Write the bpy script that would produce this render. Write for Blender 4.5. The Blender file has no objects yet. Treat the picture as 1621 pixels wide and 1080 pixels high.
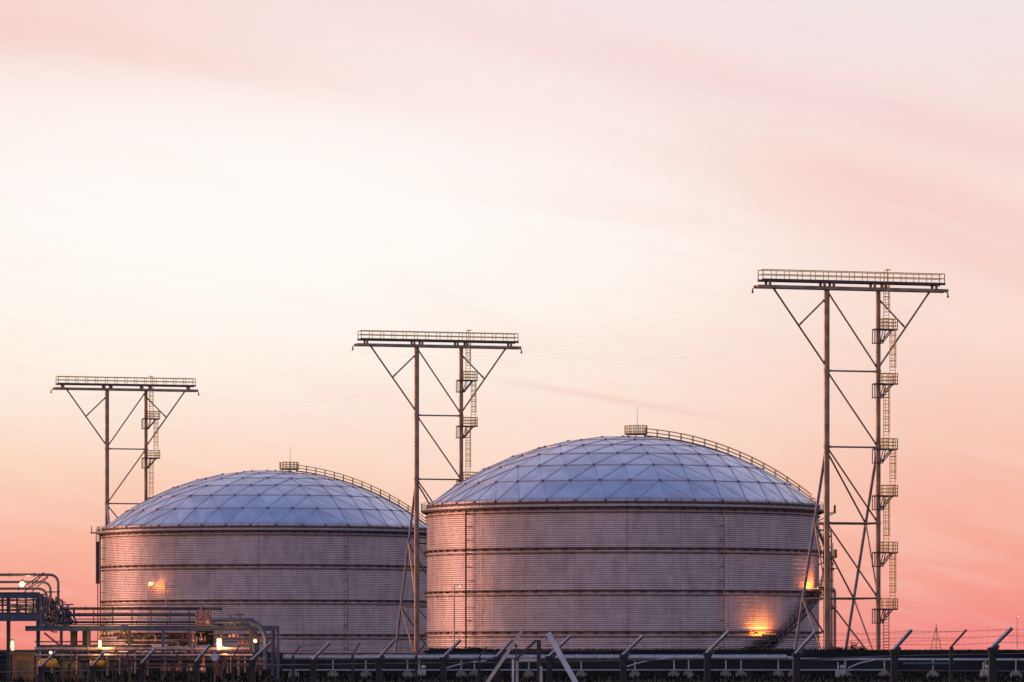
import bpy, math, random
from mathutils import Vector, Matrix
random.seed(7)
R = math.radians
C = bpy.context.scene.collection
F = 7750.0; CX = 810.5; HY = 1028.0; CZ = 2.7

def P(px, py, Y):
    return Vector(((px - CX) / F * Y, Y, CZ - (py - HY) / F * Y))

# ------------------------------------------------------------ mesh builder
class MB:
    def __init__(s): s.v = []; s.f = []
    def add(s, vs, fs):
        n = len(s.v); s.v += [tuple(v) for v in vs]; s.f += [tuple(i + n for i in f) for f in fs]
        return s
    def box(s, c, d, rz=0.0):
        x, y, z = d[0] / 2, d[1] / 2, d[2] / 2; ca, sa = math.cos(rz), math.sin(rz); c = Vector(c)
        vs = []
        for a, b, e in ((-1,-1,-1),(1,-1,-1),(1,1,-1),(-1,1,-1),(-1,-1,1),(1,-1,1),(1,1,1),(-1,1,1)):
            vs.append(c + Vector((a*x*ca - b*y*sa, a*x*sa + b*y*ca, e*z)))
        return s.add(vs, [(3,2,1,0),(4,5,6,7),(0,1,5,4),(1,2,6,5),(2,3,7,6),(3,0,4,7)])
    def frame(s, a, b, up=(0,0,1)):
        d = (b - a).normalized(); u = Vector(up)
        if abs(d.dot(u)) > .97: u = Vector((1,0,0))
        x = d.cross(u).normalized(); y = x.cross(d).normalized()
        return x, y
    def bar(s, a, b, w, h, up=(0,0,1)):
        a, b = Vector(a), Vector(b); x, y = s.frame(a, b, up); vs = []
        for p in (a, b):
            for i, j in ((-1,-1),(1,-1),(1,1),(-1,1)): vs.append(p + x*i*w/2 + y*j*h/2)
        return s.add(vs, [(3,2,1,0),(4,5,6,7),(0,1,5,4),(1,2,6,5),(2,3,7,6),(3,0,4,7)])
    def tube(s, a, b, r, n=8, r2=None):
        a, b = Vector(a), Vector(b); r2 = r if r2 is None else r2
        x, y = s.frame(a, b); vs = []
        for p, q in ((a, r), (b, r2)):
            for k in range(n):
                t = 2*math.pi*k/n; vs.append(p + x*math.cos(t)*q + y*math.sin(t)*q)
        fs = [(k, (k+1) % n, n + (k+1) % n, n + k) for k in range(n)]
        fs += [tuple(range(n))[::-1], tuple(range(n, 2*n))]
        return s.add(vs, fs)
    def path(s, pts, r, n=8, bend=0.0):
        pts = [Vector(p) for p in pts]
        if bend > 0:
            out = [pts[0]]
            for i in range(1, len(pts)-1):
                p = pts[i]; a = (pts[i-1]-p); b = (pts[i+1]-p)
                t = min(bend, a.length*.49, b.length*.49); A = p + a.normalized()*t; B = p + b.normalized()*t
                for k in range(7):
                    q = k/6; out.append(A*(1-q)**2 + p*2*q*(1-q) + B*q*q)
            out.append(pts[-1]); pts = out
        n0 = len(s.v); m = len(pts); x = None
        for i, p in enumerate(pts):
            d = (pts[min(i+1, m-1)] - pts[max(i-1, 0)]).normalized()
            if x is None:
                u = Vector((0,0,1)) if abs(d.z) < .9 else Vector((0,1,0)); x = d.cross(u).normalized()
            x = (x - d*x.dot(d)).normalized(); y = d.cross(x)
            for k in range(n):
                t = 2*math.pi*k/n; s.v.append(tuple(p + x*math.cos(t)*r + y*math.sin(t)*r))
        for i in range(m-1):
            for k in range(n):
                s.f.append((n0+i*n+k, n0+i*n+(k+1) % n, n0+(i+1)*n+(k+1) % n, n0+(i+1)*n+k))
        s.f.append(tuple(n0+k for k in range(n))[::-1]); s.f.append(tuple(n0+(m-1)*n+k for k in range(n)))
        return s
    def revolve(s, prof, c, seg, closed=False, a0=0, a1=360):
        n0 = len(s.v); m = len(prof); full = abs(a1-a0) >= 360; cnt = seg if full else seg+1
        for k in range(cnt):
            t = R(a0 + (a1-a0)*k/seg)
            for r, z in prof: s.v.append((c[0] + r*math.sin(t), c[1] - r*math.cos(t), c[2] + z))
        for k in range(seg):
            k2 = (k+1) % cnt
            for i in range(m if closed else m-1):
                j = (i+1) % m
                s.f.append((n0+k*m+i, n0+k2*m+i, n0+k2*m+j, n0+k*m+j))
        return s
    def ball(s, c, r, n=8):
        prof = [(max(r*math.sin(math.pi*i/n), 1e-4), -r*math.cos(math.pi*i/n)) for i in range(n+1)]
        return s.revolve(prof, c, n*2)
    def build(s, name, mat, parent=None, smooth=True, origin=None):
        me = bpy.data.meshes.new(name)
        if parent is not None: off = Vector(parent['_o'])
        elif origin is not None: off = Vector(origin)
        else:
            xs = [v[0] for v in s.v]; ys = [v[1] for v in s.v]; zs = [v[2] for v in s.v]
            off = Vector(((min(xs)+max(xs))/2, (min(ys)+max(ys))/2, min(zs)))
        me.from_pydata([(v[0]-off.x, v[1]-off.y, v[2]-off.z) for v in s.v], [], s.f)
        me.materials.append(mat); me.update()
        if smooth:
            me.shade_smooth(); me.set_sharp_from_angle(angle=R(38))
        o = bpy.data.objects.new(name, me); C.objects.link(o)
        if parent is not None: o.parent = parent
        else: o.location = off
        o['_o'] = tuple(off)
        return o
def thing(name, loc, label, cat, group=None):
    o = bpy.data.objects.new(name, None); C.objects.link(o); o.location = loc; o['_o'] = tuple(loc)
    return tag(o, label, cat, group)
def tag(o, label=None, cat=None, group=None, kind=None):
    for k, v in (('label', label), ('category', cat), ('group', group), ('kind', kind)):
        if v: o[k] = v
    return o

# ------------------------------------------------------------ materials
def new_mat(name):
    m = bpy.data.materials.new(name); m.use_nodes = True; nt = m.node_tree
    return m, nt, nt.nodes['Principled BSDF']
def mat(name, col, rough=.5, metal=0., var=.15, scale=2., bump=0., bscale=20., emit=None, es=0.):
    m, nt, b = new_mat(name)
    tc = nt.nodes.new('ShaderNodeTexCoord'); nz = nt.nodes.new('ShaderNodeTexNoise')
    nz.inputs['Scale'].default_value = scale; nz.inputs['Detail'].default_value = 6
    nt.links.new(tc.outputs['Object'], nz.inputs['Vector'])
    rp = nt.nodes.new('ShaderNodeValToRGB'); rp.color_ramp.elements[0].position = .3; rp.color_ramp.elements[1].position = .7
    rp.color_ramp.elements[0].color = (*[c*(1-var) for c in col], 1); rp.color_ramp.elements[1].color = (*[min(1, c*(1+var)) for c in col], 1)
    nt.links.new(nz.outputs['Fac'], rp.inputs['Fac']); nt.links.new(rp.outputs['Color'], b.inputs['Base Color'])
    b.inputs['Roughness'].default_value = rough; b.inputs['Metallic'].default_value = metal
    if bump:
        n2 = nt.nodes.new('ShaderNodeTexNoise'); n2.inputs['Scale'].default_value = bscale; n2.inputs['Detail'].default_value = 4
        nt.links.new(tc.outputs['Object'], n2.inputs['Vector'])
        bp = nt.nodes.new('ShaderNodeBump'); bp.inputs['Strength'].default_value = bump
        nt.links.new(n2.outputs['Fac'], bp.inputs['Height']); nt.links.new(bp.outputs['Normal'], b.inputs['Normal'])
    if emit:
        b.inputs['Emission Color'].default_value = (*emit, 1); b.inputs['Emission Strength'].default_value = es
    return m
M = {}
M['steel'] = mat('tower_steel', (.25, .18, .13), .34, .6, .35, .6)
M['leg'] = mat('weathered_leg_steel', (.36, .34, .39), .5, .4, .3, .8)
M['steel_dark'] = mat('dark_steel', (.07, .062, .066), .5, .35, .3, 1.2)
M['rust'] = mat('reddish_steel', (.30, .13, .10), .55, .3, .3, 1.5)
M['yellow'] = mat('yellow_railing_paint', (1.0, .57, .16), .42, .35, .15, 1)
M['galv'] = mat('galvanised', (.34, .36, .40), .42, .6, .25, 3)
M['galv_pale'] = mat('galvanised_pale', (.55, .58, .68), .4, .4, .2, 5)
M['blue_pipe'] = mat('blue_grey_pipe', (.045, .07, .135), .55, .0, .3, 2)
M['clad_pipe'] = mat('aluminium_clad_pipe', (.40, .27, .25), .4, .5, .35, 2)
M['pipe_dark'] = mat('dark_painted_pipe', (.11, .09, .10), .4, .3, .3, 2)
M['cabinet'] = mat('dark_cabinet', (.03, .033, .04), .5, .1, .3, 2)
M['shed'] = mat('brown_shed_panel', (.13, .075, .065), .7, 0, .3, 2)
M['drum'] = mat('yellow_tank_paint', (.85, .45, .04), .5, 0, .15, 2)
M['concrete'] = mat('concrete', (.24, .235, .24), .85, 0, .25, 3, .3, 12)
M['frame_bar'] = mat('fence_steel', (.022, .024, .03), .45, .5, .25, 6)
M['prop'] = mat('pole_paint', (.46, .41, .42), .42, .4, .25, 8)
M['arm'] = mat('fence_arm_paint', (.07, .065, .075), .42, .4, .25, 8)
M['wire'] = mat('wire', (.05, .045, .05), .6, .3, .1, 4)
M['lamp_head'] = mat('lamp_housing', (.60, .58, .55), .4, .1, .1, 3)
M['lamp_orange'] = mat('sodium_lamp_lit', (.9, .5, .2), .4, 0, 0, 1, emit=(1., .50, .17), es=2.6)
M['lamp_warm'] = mat('warm_lamp_lit', (.9, .8, .5), .4, 0, 0, 1, emit=(1., .76, .38), es=2.2)
M['lamp_tube'] = mat('tube_lamp_lit', (.9, .7, .4), .4, 0, 0, 1, emit=(1., .58, .24), es=2.2)
M['sign'] = mat('pale_disc', (.50, .52, .66), .5, 0, .05, 3)
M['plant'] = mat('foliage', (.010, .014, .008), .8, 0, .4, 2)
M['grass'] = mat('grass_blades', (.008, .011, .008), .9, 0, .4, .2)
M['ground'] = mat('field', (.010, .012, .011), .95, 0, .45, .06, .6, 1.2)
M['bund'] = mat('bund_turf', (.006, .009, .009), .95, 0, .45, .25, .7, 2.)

for k_ in ('ground', 'bund', 'grass', 'plant'):
    M[k_].node_tree.nodes['Principled BSDF'].inputs['Specular IOR Level'].default_value = .06
def shell_mat():
    m, nt, b = new_mat('tank_cladding'); N = nt.nodes; L = nt.links
    tc = N.new('ShaderNodeTexCoord'); sp = N.new('ShaderNodeSeparateXYZ'); L.new(tc.outputs['Object'], sp.inputs[0])
    def mt(op, a, bb=None, c=None):
        n = N.new('ShaderNodeMath'); n.operation = op
        for i, q in enumerate((a, bb, c)):
            if q is None: continue
            if isinstance(q, (int, float)): n.inputs[i].default_value = q
            else: L.new(q, n.inputs[i])
        return n.outputs[0]
    ang = mt('ARCTAN2', sp.outputs['X'], sp.outputs['Y'])
    arc = mt('MULTIPLY', ang, 30.)
    # cylinder coordinates: x = arc length, y = height
    cb = N.new('ShaderNodeCombineXYZ'); L.new(arc, cb.inputs[0]); L.new(sp.outputs['Z'], cb.inputs[1])
    nz = N.new('ShaderNodeTexNoise'); nz.inputs['Scale'].default_value = 1.; nz.inputs['Detail'].default_value = 7
    mp = N.new('ShaderNodeMapping'); mp.inputs['Scale'].default_value = (.45, .22, 1); L.new(cb.outputs[0], mp.inputs[0]); L.new(mp.outputs[0], nz.inputs['Vector'])
    # brick of cladding sheets: different tone each
    bk = N.new('ShaderNodeTexBrick'); bk.inputs['Scale'].default_value = 1.; bk.inputs['Mortar Size'].default_value = .035; bk.offset = .0
    bk.inputs['Brick Width'].default_value = 7.85; bk.inputs['Row Height'].default_value = 6.2; bk.inputs['Bias'].default_value = 0
    bk.inputs['Color1'].default_value = (.49, .455, .475, 1); bk.inputs['Color2'].default_value = (.55, .51, .53, 1); bk.inputs['Mortar'].default_value = (.36, .25, .24, 1)
    L.new(cb.outputs[0], bk.inputs['Vector'])
    rp = N.new('ShaderNodeValToRGB'); rp.color_ramp.elements[0].position = .32; rp.color_ramp.elements[1].position = .7
    rp.color_ramp.elements[0].color = (.80, .73, .73, 1); rp.color_ramp.elements[1].color = (1.06, 1.0, .99, 1)
    L.new(nz.outputs['Fac'], rp.inputs['Fac'])
    mx = N.new('ShaderNodeMix'); mx.data_type = 'RGBA'; mx.blend_type = 'MULTIPLY'; mx.inputs[0].default_value = 1
    L.new(bk.outputs['Color'], mx.inputs[6]); L.new(rp.outputs['Color'], mx.inputs[7])
    nf_ = N.new('ShaderNodeTexNoise'); nf_.inputs['Scale'].default_value = 1.; nf_.inputs['Detail'].default_value = 5
    m3 = N.new('ShaderNodeMapping'); m3.inputs['Scale'].default_value = (.9, .30, 1); L.new(cb.outputs[0], m3.inputs[0]); L.new(m3.outputs[0], nf_.inputs['Vector'])
    r3 = N.new('ShaderNodeValToRGB'); r3.color_ramp.elements[0].position = .34; r3.color_ramp.elements[1].position = .56
    r3.color_ramp.elements[0].color = (.86, .80, .79, 1); r3.color_ramp.elements[1].color = (1, 1, 1, 1); L.new(nf_.outputs['Fac'], r3.inputs['Fac'])
    mz = N.new('ShaderNodeMix'); mz.data_type = 'RGBA'; mz.blend_type = 'MULTIPLY'; mz.inputs[0].default_value = .75
    L.new(mx.outputs[2], mz.inputs[6]); L.new(r3.outputs['Color'], mz.inputs[7]); L.new(mz.outputs[2], b.inputs['Base Color'])
    b.inputs['Metallic'].default_value = .6
    r = mt('MULTIPLY_ADD', nz.outputs['Fac'], .3, .30); L.new(r, b.inputs['Roughness'])
    # shallow trapezoid corrugation, vertical seams, denting
    wv = mt('SINE', mt('MULTIPLY', sp.outputs['Z'], 2*math.pi/.31))
    sm = mt('SINE', mt('MULTIPLY', arc, 2*math.pi/.75))
    n3 = N.new('ShaderNodeTexNoise'); n3.inputs['Scale'].default_value = .6; n3.inputs['Detail'].default_value = 5; L.new(cb.outputs[0], n3.inputs['Vector'])
    h = mt('ADD', mt('MULTIPLY', wv, .014), mt('ADD', mt('MULTIPLY', sm, .003), mt('MULTIPLY', n3.outputs['Fac'], .10)))
    bp = N.new('ShaderNodeBump'); bp.inputs['Strength'].default_value = .9; bp.inputs['Distance'].default_value = 1.
    L.new(h, bp.inputs['Height']); L.new(bp.outputs['Normal'], b.inputs['Normal'])
    return m
def dome_mat():
    m, nt, b = new_mat('dome_panels'); N = nt.nodes; L = nt.links
    g = N.new('ShaderNodeNewGeometry'); tc = N.new('ShaderNodeTexCoord')
    rp = N.new('ShaderNodeValToRGB'); rp.color_ramp.elements[0].color = (.60, .61, .66, 1); rp.color_ramp.elements[1].color = (.74, .74, .79, 1)
    L.new(g.outputs['Random Per Island'], rp.inputs['Fac'])
    nz = N.new('ShaderNodeTexNoise'); nz.inputs['Scale'].default_value = .35; nz.inputs['Detail'].default_value = 8; L.new(tc.outputs['Object'], nz.inputs['Vector'])
    r2 = N.new('ShaderNodeValToRGB'); r2.color_ramp.elements[0].position = .35; r2.color_ramp.elements[1].position = .65
    r2.color_ramp.elements[0].color = (.80, .80, .82, 1); r2.color_ramp.elements[1].color = (1, 1, 1, 1); L.new(nz.outputs['Fac'], r2.inputs['Fac'])
    mx = N.new('ShaderNodeMix'); mx.data_type = 'RGBA'; mx.blend_type = 'MULTIPLY'; mx.inputs[0].default_value = 1
    L.new(rp.outputs['Color'], mx.inputs[6]); L.new(r2.outputs['Color'], mx.inputs[7]); L.new(mx.outputs[2], b.inputs['Base Color'])
    b.inputs['Metallic'].default_value = .7; b.inputs['Roughness'].default_value = .30
    return m
M['shell'] = shell_mat(); M['dome'] = dome_mat()
M['rib'] = mat('dome_rib', (.46, .46, .55), .4, .65, .2, 1)
M['hub'] = mat('hub_cap', (.15, .15, .20), .5, .4, .2, 1)
M['ring'] = mat('ring_steel', (.085, .05, .05), .5, .4, .3, .8)

# ------------------------------------------------------------ world: dusk sky, a function of direction
def srgb(c):
    o = []
    for x in c:
        x /= 255.; o.append(x/12.92 if x <= .04045 else ((x+.055)/1.055)**2.4)
    return (*o, 1)
w = bpy.data.worlds.new("World"); bpy.context.scene.world = w; w.use_nodes = True
nt = w.node_tree; N = nt.nodes; L = nt.links; bg = N['Background']
def mt(op, a, b=None, c=None, clamp=False):
    n = N.new('ShaderNodeMath'); n.operation = op; n.use_clamp = clamp
    for i, q in enumerate((a, b, c)):
        if q is None: continue
        if isinstance(q, (int, float)): n.inputs[i].default_value = q
        else: L.new(q, n.inputs[i])
    return n.outputs[0]
def mixc(f, a, b):
    n = N.new('ShaderNodeMix'); n.data_type = 'RGBA'
    for i, q in ((0, f), (6, a), (7, b)):
        if isinstance(q, (int, float)): n.inputs[i].default_value = q
        elif isinstance(q, tuple): n.inputs[i].default_value = q
        else: L.new(q, n.inputs[i])
    return n.outputs[2]
def smooth(v, a, b):
    n = N.new('ShaderNodeMapRange'); n.interpolation_type = 'SMOOTHSTEP'
    n.inputs[1].default_value = a; n.inputs[2].default_value = b; L.new(v, n.inputs[0]); return n.outputs[0]
def gauss(v, wd): return mt('EXPONENT', mt('MULTIPLY', mt('MULTIPLY', v, v), -1/(wd*wd)))
tc = N.new('ShaderNodeTexCoord'); sp = N.new('ShaderNodeSeparateXYZ'); L.new(tc.outputs['Generated'], sp.inputs[0])
az = mt('ARCTAN2', sp.outputs['X'], sp.outputs['Y']); el = mt('ARCSINE', sp.outputs['Z'])
# azimuth in units of 0.1 rad, elevation in units of 0.1 rad
ua = mt('MULTIPLY', az, 10.); ve = mt('MULTIPLY', el, 10.)
vr = mt('DIVIDE', ve, 1.4, clamp=True)
def ramp(stops):
    n = N.new('ShaderNodeValToRGB'); cr = n.color_ramp; cr.interpolation = 'B_SPLINE'
    st = sorted(((1028 - y)/775/1.4, c) for y, c in stops)
    for i, (p, c) in enumerate(st):
        e = cr.elements[i] if i < 2 else cr.elements.new(max(0, p))
        e.position = max(0, min(1, p)); e.color = srgb(c)
    L.new(vr, n.inputs['Fac']); return n.outputs[0]
left = ramp([(1028,(240,132,122)),(960,(247,154,137)),(880,(249,176,154)),(790,(251,200,176)),(700,(252,221,200)),(600,(253,237,223)),(450,(254,246,238)),(300,(254,248,244)),(150,(252,236,232)),(30,(247,217,213))])
mid = ramp([(1028,(244,165,148)),(850,(251,203,182)),(740,(252,219,202)),(650,(252,226,210)),(560,(252,236,224)),(450,(253,244,236)),(300,(253,245,241)),(150,(250,232,230)),(30,(247,227,227))])
right = ramp([(1028,(241,126,124)),(980,(244,142,134)),(920,(246,160,144)),(840,(247,174,152)),(740,(248,192,173)),(640,(249,206,190)),(540,(250,218,205)),(400,(250,226,217)),(250,(249,222,216)),(120,(246,227,224)),(20,(241,229,230))])
# wispy structure
def noise(sx, sy, rot, det=5, off=0):
    cb = N.new('ShaderNodeCombineXYZ'); L.new(ua, cb.inputs[0]); L.new(ve, cb.inputs[1]); cb.inputs[2].default_value = off
    mp = N.new('ShaderNodeMapping'); mp.inputs['Rotation'].default_value = (0, 0, rot); L.new(cb.outputs[0], mp.inputs[0])
    m2 = N.new('ShaderNodeMapping'); m2.inputs['Scale'].default_value = (sx, sy, 1); L.new(mp.outputs[0], m2.inputs[0])
    nz = N.new('ShaderNodeTexNoise'); nz.inputs['Scale'].default_value = 1; nz.inputs['Detail'].default_value = det; nz.inputs['Roughness'].default_value = .5
    nz.inputs['Distortion'].default_value = .4; L.new(m2.outputs[0], nz.inputs['Vector']); return nz.outputs['Fac']
nA = noise(1.1, 7., R(12), 8, 3.); nB = noise(2.2, 17., R(14), 9, 9.); nD = noise(5., 46., R(13), 9, 2.); nC = noise(.7, .9, 0, 3, 5.)
uw = mt('ADD', ua, mt('MULTIPLY', mt('SUBTRACT', nC, .5), .7))
c1 = mixc(smooth(uw, -.95, .05), left, mid); front = mixc(smooth(uw, .0, .95), c1, right)
def band(a, b, c, wd):     # a band following  elevation = a + b*u + c*u*u
    line = mt('ADD', mt('MULTIPLY', ua, b), mt('MULTIPLY', mt('MULTIPLY', ua, ua), c)); d = mt('SUBTRACT', ve, mt('ADD', line, a))
    d = mt('ADD', d, mt('MULTIPLY', mt('SUBTRACT', nA, .5), wd*.9)); return gauss(d, wd)
pink = srgb((243, 190, 180)); rose = srgb((243, 208, 210))
b1 = mt('MULTIPLY', band(1.07, -.232, -.055, .055), smooth(mt('ABSOLUTE', mt('SUBTRACT', ua, .1)), -.2, 1.1))
b1 = mt('MULTIPLY', mt('ADD', b1, mt('MULTIPLY', band(1.08, -.21, -.06, .10), .42)), mt('MULTIPLY_ADD', nB, 1.3, .1), clamp=True)
front = mixc(mt('MULTIPLY', b1, .42, clamp=True), front, pink)
b2 = mt('MULTIPLY', band(1.25, -.22, .0, .06), smooth(ua, -.5, .3)); front = mixc(mt('MULTIPLY', b2, mt('MULTIPLY_ADD', nB, 1., .05)), front, rose)
b3 = mt('MULTIPLY', band(1.16, -.27, -.02, .05), smooth(ua, .1, .8)); front = mixc(mt('MULTIPLY', b3, mt('MULTIPLY_ADD', nB, .6, .05)), front, pink)
b4 = mt('MULTIPLY', band(.545, -.17, .0, .008), mt('MULTIPLY', smooth(ua, -.1, .1), smooth(mt('MULTIPLY', ua, -1.), -.65, -.2)))
front = mixc(mt('MULTIPLY', b4, .28), front, srgb((232, 178, 168)))
wis = mt('MULTIPLY', smooth(nA, .50, .75), .26); front = mixc(mt('MULTIPLY', wis, smooth(ve, .05, .5)), front, srgb((246, 205, 196)))
wi2 = mt('MULTIPLY', smooth(nB, .48, .70), .13); front = mixc(wi2, front, srgb((254, 236, 224)))
front = mixc(mt('MULTIPLY', smooth(nD, .45, .75), .13), front, srgb((246, 206, 198)))
# bright afterglow
g = mt('MULTIPLY', gauss(mt('ADD', ua, .47), .62), gauss(mt('SUBTRACT', ve, .87), .27))
front = mixc(mt('MULTIPLY', g, .8), front, srgb((255, 253, 248)))
# the rest of the sky dome (seen only in reflections and as light)
azd = mt('ABSOLUTE', az)
warm = (1.0, .50, .32, 1); mauve = (.33, .26, .34, 1); cool_r = (.47, .42, .56, 1); cool_l = (1.0, .60, .58, 1); zen = (.125, .215, .50, 1)
cool = mixc(smooth(sp.outputs['X'], -.75, .45), cool_l, cool_r)
side = mixc(smooth(az, -.6, .3), warm, mauve)
side = mixc(smooth(azd, 1.5, 2.3), side, cool)
low = mixc(smooth(azd, .18, .45), front, side)
low_w = mixc(mt('MULTIPLY', smooth(mt('MULTIPLY', az, -1.), .1, .5), smooth(mt('MULTIPLY', azd, -1.), -2.3, -1.4)), low, warm)
sky = mixc(smooth(el, .30, 1.25), mixc(smooth(el, .13, .5), low_w, (.64, .60, .78, 1)), zen)
L.new(sky, bg.inputs['Color']); bg.inputs['Strength'].default_value = 1.0

# ------------------------------------------------------------ sun (already on the horizon, left) 
sd = bpy.data.lights.new('sun', 'SUN'); sd.energy = 1.7; sd.angle = R(20); sd.color = (1., .43, .27)
so = bpy.data.objects.new('sun', sd); C.objects.link(so)
sdir = Vector((-1., .42, .09)); so.rotation_euler = sdir.to_track_quat('Z', 'Y').to_euler()

# ------------------------------------------------------------ camera
cd = bpy.data.cameras.new('camera'); co = bpy.data.objects.new('camera', cd); C.objects.link(co)
co.location = (0, 0, CZ); co.rotation_euler = (R(90), 0, 0); cd.sensor_width = 36; cd.lens = F/1621*36
cd.shift_y = (HY - 540)/1621; cd.clip_start = 1; cd.clip_end = 40000
sc = bpy.context.scene; sc.camera = co
sc.view_settings.view_transform = 'Standard'; sc.view_settings.look = 'None'; sc.view_settings.exposure = 0; sc.view_settings.gamma = 1

# ------------------------------------------------------------ ground and bund
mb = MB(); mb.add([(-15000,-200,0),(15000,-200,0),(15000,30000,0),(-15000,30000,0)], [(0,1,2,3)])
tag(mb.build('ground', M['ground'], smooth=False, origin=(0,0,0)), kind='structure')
def bund_top(x):
    px = CX + x/560*F
    b = 2.80 if 672 < px < 772 else (2.66 if px >= 772 else 2.30)
    if px > 1330: b = 2.58
    return b
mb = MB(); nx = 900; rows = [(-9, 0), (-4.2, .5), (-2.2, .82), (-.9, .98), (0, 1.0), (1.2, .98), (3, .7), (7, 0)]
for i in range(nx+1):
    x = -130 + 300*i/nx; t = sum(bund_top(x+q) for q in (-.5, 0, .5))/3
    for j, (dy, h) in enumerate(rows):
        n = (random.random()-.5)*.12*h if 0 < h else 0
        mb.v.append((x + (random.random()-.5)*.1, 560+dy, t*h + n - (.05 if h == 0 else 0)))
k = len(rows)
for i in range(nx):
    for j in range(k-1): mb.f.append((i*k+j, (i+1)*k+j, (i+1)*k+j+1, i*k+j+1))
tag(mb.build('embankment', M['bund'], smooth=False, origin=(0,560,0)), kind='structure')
def blades(name, spots, hmin, hmax, wd, m, label):
    mb = MB()
    for (x, y, z) in spots:
        a = random.random()*3.14; h = random.uniform(hmin, hmax); lx = random.uniform(-.3, .3)*h; ww = wd*random.uniform(.5, 1.3)
        mb.add([(x-ww*math.cos(a), y-ww*math.sin(a), z-.03), (x+ww*math.cos(a), y+ww*math.sin(a), z-.03), (x+lx, y+random.uniform(-.2,.2)*h, z+h)], [(0,1,2)])
    tag(mb.build(name, m, smooth=False, origin=(0,0,0)), label, 'grass', kind='stuff')
sp_ = []
for i in range(9000):
    x = random.uniform(-70, 75); dy = random.uniform(-3.5, 1.5)
    h = 1 if dy > -1 else 1 - (-1-dy)*.17
    sp_.append((x, 560+dy, bund_top(x)*h))
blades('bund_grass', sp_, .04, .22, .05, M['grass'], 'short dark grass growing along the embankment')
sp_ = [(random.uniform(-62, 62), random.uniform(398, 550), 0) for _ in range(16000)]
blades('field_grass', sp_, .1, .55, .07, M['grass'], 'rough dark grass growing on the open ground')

# ------------------------------------------------------------ generic railing
def rail_mesh(pts, h=1.15, post=1.8, r=.045, rails=2, toe=False):
    mb = MB(); pts = [Vector(p) for p in pts]
    for q in range(rails):
        z = h*(q+1)/rails; mb.path([p + Vector((0,0,z)) for p in pts], r, 5)
    if toe: mb.path([p + Vector((0,0,.08)) for p in pts], r*1.2, 4)
    for a, b in zip(pts, pts[1:]):
        n = max(1, round((b-a).length/post))
        for i in range(n+1):
            p = a.lerp(b, i/n); mb.bar(p, p + Vector((0,0,h)), r*1.7, r*1.7, up=(0,1,0))
    return mb
def ladder_mesh(p0, p1, width=.6, side=(1,0,0), cage=True, out=(0,-1,0), r=.055):
    mb = MB(); p0, p1 = Vector(p0), Vector(p1); s = Vector(side).normalized()*width/2; o = Vector(out)
    mb.tube(p0-s, p1-s, r, 5); mb.tube(p0+s, p1+s, r, 5)
    n = max(2, int((p1-p0).length/.42))
    for i in range(n): 
        p = p0.lerp(p1, (i+.5)/n); mb.tube(p-s, p+s, r*.7, 4)
    if cage:
        L_ = (p1-p0).length; p0 = p0.lerp(p1, min(.6, 2.4/L_)) if L_ > 3 else p0
        m = max(2, int((p1-p0).length/.85))
        for i in range(m+1):
            p = p0.lerp(p1, i/m)
            mb.path([p + s*1.15*math.cos(t) + o*.75*math.sin(t) for t in [math.pi*k/6 for k in range(7)]], r*.8, 4)
        for t in (.25, .5, .75):
            d = s*1.15*math.cos(math.pi*t) + o*.75*math.sin(math.pi*t); mb.tube(p0+d, p1+d, r*.6, 4)
    return mb

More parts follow.
